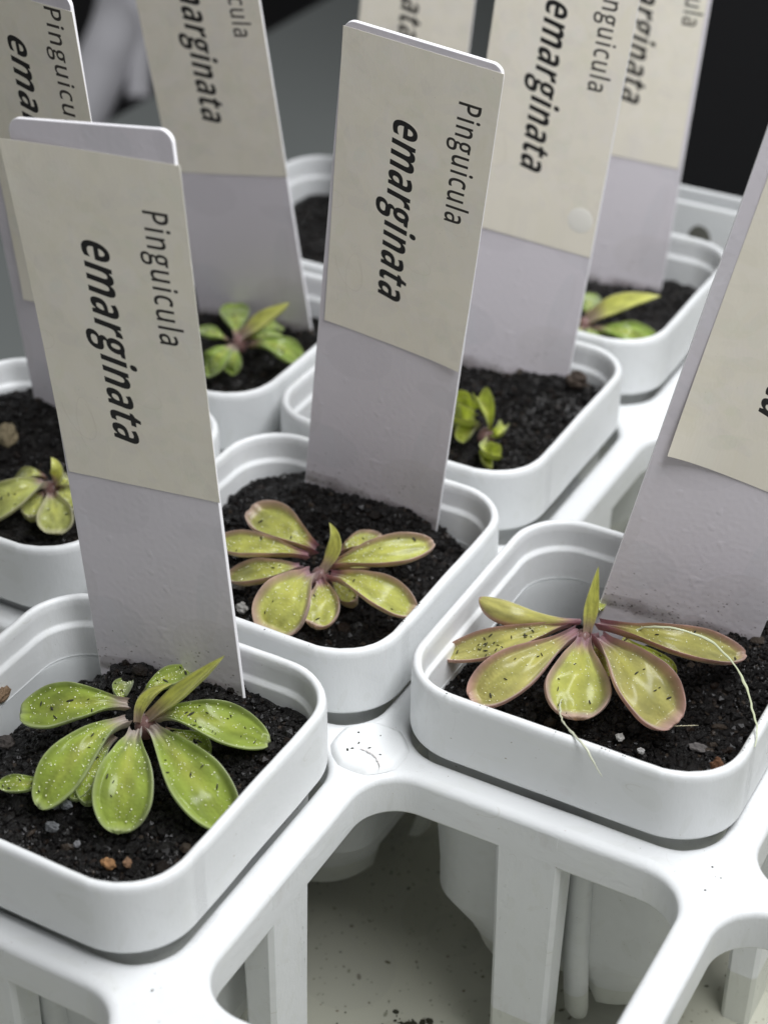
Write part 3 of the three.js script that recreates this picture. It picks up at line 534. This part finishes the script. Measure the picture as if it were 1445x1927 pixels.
lump('grit_stone', [1.099, 0.065, -0.805], [0.011, 0.011, 0.010], [0.72, 0.70, 0.66], 7, 'white perlite crumb on the soil in front of the pink rimmed rosette', 'grit stone');
lump('grit_stone', [1.167, 0.06, -0.787], [0.010, 0.008, 0.008], [0.55, 0.54, 0.52], 8, 'small white crumb to the right of the perlite crumb', 'grit stone');
lump('grit_stone', [1.30, 0.06, -0.874], [0.03, 0.009, 0.014], [0.13, 0.12, 0.115], 9, 'greyish flat crumb near the right corner of the front right pot', 'grit stone');
lump('bark_crumb', [1.385, 0.12, -0.76], [0.018, 0.025, 0.012], [0.16, 0.07, 0.03], 10, 'reddish brown bark chip against the rim of the front right pot', 'bark crumb');
lump('pebble', [-1.235, 0.12, -1.15], [0.035, 0.05, 0.03], [0.28, 0.23, 0.14], 11, 'rounded tan pebble on the soil near the left edge of the photo', 'pebble');
lump('bark_crumb', [0.29, 0.18, -2.33], [0.035, 0.03, 0.03], [0.05, 0.035, 0.025], 12, 'dark lump of soil leaning on the label behind the centre one', 'soil lump');
lump('bark_crumb', [-0.425, 0.10, -0.10], [0.010, 0.02, 0.032], [0.30, 0.2, 0.12], 13, 'brown crust stuck on the left inner wall of the front left pot', 'crust');
lump('grit_stone', [-0.30, 0.09, 0.04], [0.02, 0.02, 0.02], [0.06, 0.05, 0.045], 14, 'dark clod at the left wall of the front left pot', 'soil lump');

lump('grit_stone', [-0.153, 0.09, -0.863], [0.022, 0.014, 0.018], [0.34, 0.34, 0.34], 15, 'grey crusty grit beside the nearest label in the centre pot, the upper of two', 'grit stone');
lump('grit_stone', [-0.083, 0.08, -0.776], [0.016, 0.016, 0.014], [0.40, 0.39, 0.37], 16, 'pale crusty grit beside the nearest label in the centre pot, the lower of two', 'grit stone');

function fibre(points, r, color, label, category, name) {
  const curve = new THREE.CatmullRomCurve3(points.map((p) => V(...p))), N = 90, g = new THREE.TubeGeometry(curve, N, r, 7), p = g.attributes.position, c = V(0, 0, 0);
  for (let i = 0; i <= N; i++) {   // uneven thickness, small kinks, thin ends
    curve.getPointAt(i / N, c); const f = (0.75 + 0.5 * noise(i * 0.13, r * 900, 2)) * Math.min(1, 0.35 + (N - i) / 25), k = r * 0.9;
    const d = [noise(i * 0.22, 3, r * 700) * k, noise(i * 0.22, 9, r * 700) * k * 0.4, noise(i * 0.22, 15, r * 700) * k];
    for (let j = 0; j <= 7; j++) { const q = i * 8 + j; p.setXYZ(q, c.x + (p.getX(q) - c.x) * f + d[0], c.y + (p.getY(q) - c.y) * f + d[1], c.z + (p.getZ(q) - c.z) * f + d[2]); }
  }
  g.computeVertexNormals();
  return tag(mesh(name, g, new THREE.MeshPhysicalMaterial({ name: name + '_surface', color: rgb(...color), roughness: 0.5, clearcoat: 0.4 })), label, category);
}
fibre([[0.99, 0.17, -1.07], [1.035, 0.24, -1.055], [1.085, 0.275, -1.04], [1.134, 0.29, -1.04], [1.228, 0.275, -1.06], [1.31, 0.262, -1.02], [1.371, 0.25, -0.962], [1.425, 0.252, -0.87], [1.462, 0.2535, -0.80], [1.476, 0.23, -0.75]], 0.0042, [0.56, 0.6, 0.40], 'long pale green root arching from the pink rimmed rosette to the right rim', 'root', 'root');
fibre([[0.93, 0.115, -0.86], [0.925, 0.13, -0.80], [0.955, 0.16, -0.72], [1.01, 0.215, -0.615], [1.07, 0.244, -0.55], [1.11, 0.246, -0.522], [1.14, 0.22, -0.5075], [1.165, 0.185, -0.5065]], 0.0038, [0.56, 0.58, 0.44], 'pale root hanging over the near rim of the front right pot', 'root', 'root');
fibre([[1.20, 0.075, -0.90], [1.235, 0.08, -0.915], [1.27, 0.078, -0.94]], 0.002, [0.45, 0.42, 0.28], 'thin root lying on soil at the right of the pink rimmed rosette', 'root', 'root');
fibre([[0.49, 0.0195, -0.47], [0.525, 0.021, -0.465], [0.552, 0.0195, -0.45], [0.572, 0.018, -0.43]], 0.0032, [0.9, 0.85, 0.83], 'short white thread lying on the raised pad between the pots', 'thread', 'white_thread');

// dirt specks lying on the rack and on the pots' rims
{
  const r = rng(33), g = [];
  const speck = (x, y, z, s) => { const d = new THREE.IcosahedronGeometry(1, 0); d.scale(s * (0.7 + r()), s * 0.35, s * (0.5 + 0.6 * r())); d.rotateY(r() * 6); d.translate(x, y, z); g.push(d); };
  for (let n = 0; n < 8; n++) speck(0.5 + (r() - 0.5) * 0.12, 0.0165, -0.5 + (r() - 0.5) * 0.12, 0.0015 + 0.003 * r());
  for (const [i, j] of [[-1, 0], [0, 1], [-1, 1], [1, 1], [0, 0], [-2, 0]]) for (let n = 0; n < 4; n++) speck(j + 0.5 + (r() - 0.5) * 0.12, 0.001, -i - 0.5 + (r() - 0.5) * 0.12, 0.0012 + 0.003 * r() * r());
  for (let n = 0; n < 46; n++) { const t = r() * 2 - 1, side = r() < 0.5; for (const [cx, cz] of [[0, 0], [1, -1], [0, -1]]) if (r() < 0.4) speck(cx + (side ? t * 0.3 : 0.458), 0.2455, cz + (side ? 0.458 : t * 0.3), 0.001 + 0.003 * r() * r()); }
  tag(mesh('dirt_specks', mergeGeometries(g), crumbMat), 'dark dirt specks scattered over the white plastic', 'dirt', null, 'stuff');
}
{
  const g = [], r = rng(8);   // clusters of wet dirt on the basin floor
  for (const [cx, cz, n, sp] of [[0.70, -0.42, 90, 0.07], [0.62, -0.26, 120, 0.15], [0.80, -0.36, 60, 0.05], [0.95, -0.2, 60, 0.25], [0.6, 0.1, 50, 0.25], [1.45, 0.0, 40, 0.2]]) for (let k = 0; k < n; k++) { const s = 0.0022 + 0.013 * r() ** 3.5, d = new THREE.IcosahedronGeometry(1, 0); d.scale(s * (1 + r()), s * 0.4, s); d.rotateY(r() * 6); const q = sp * Math.sqrt(-Math.log(1 - r() * 0.95)); const t = r() * 6.283; d.translate(cx + q * Math.cos(t), -0.948, cz + q * Math.sin(t) * 0.6); g.push(d); }
  tag(mesh('basin_sediment', mergeGeometries(g), crumbMat), 'dark sediment crumbs on the basin floor under the water', 'sediment', null, 'stuff');
}

renderer.render(scene, camera);
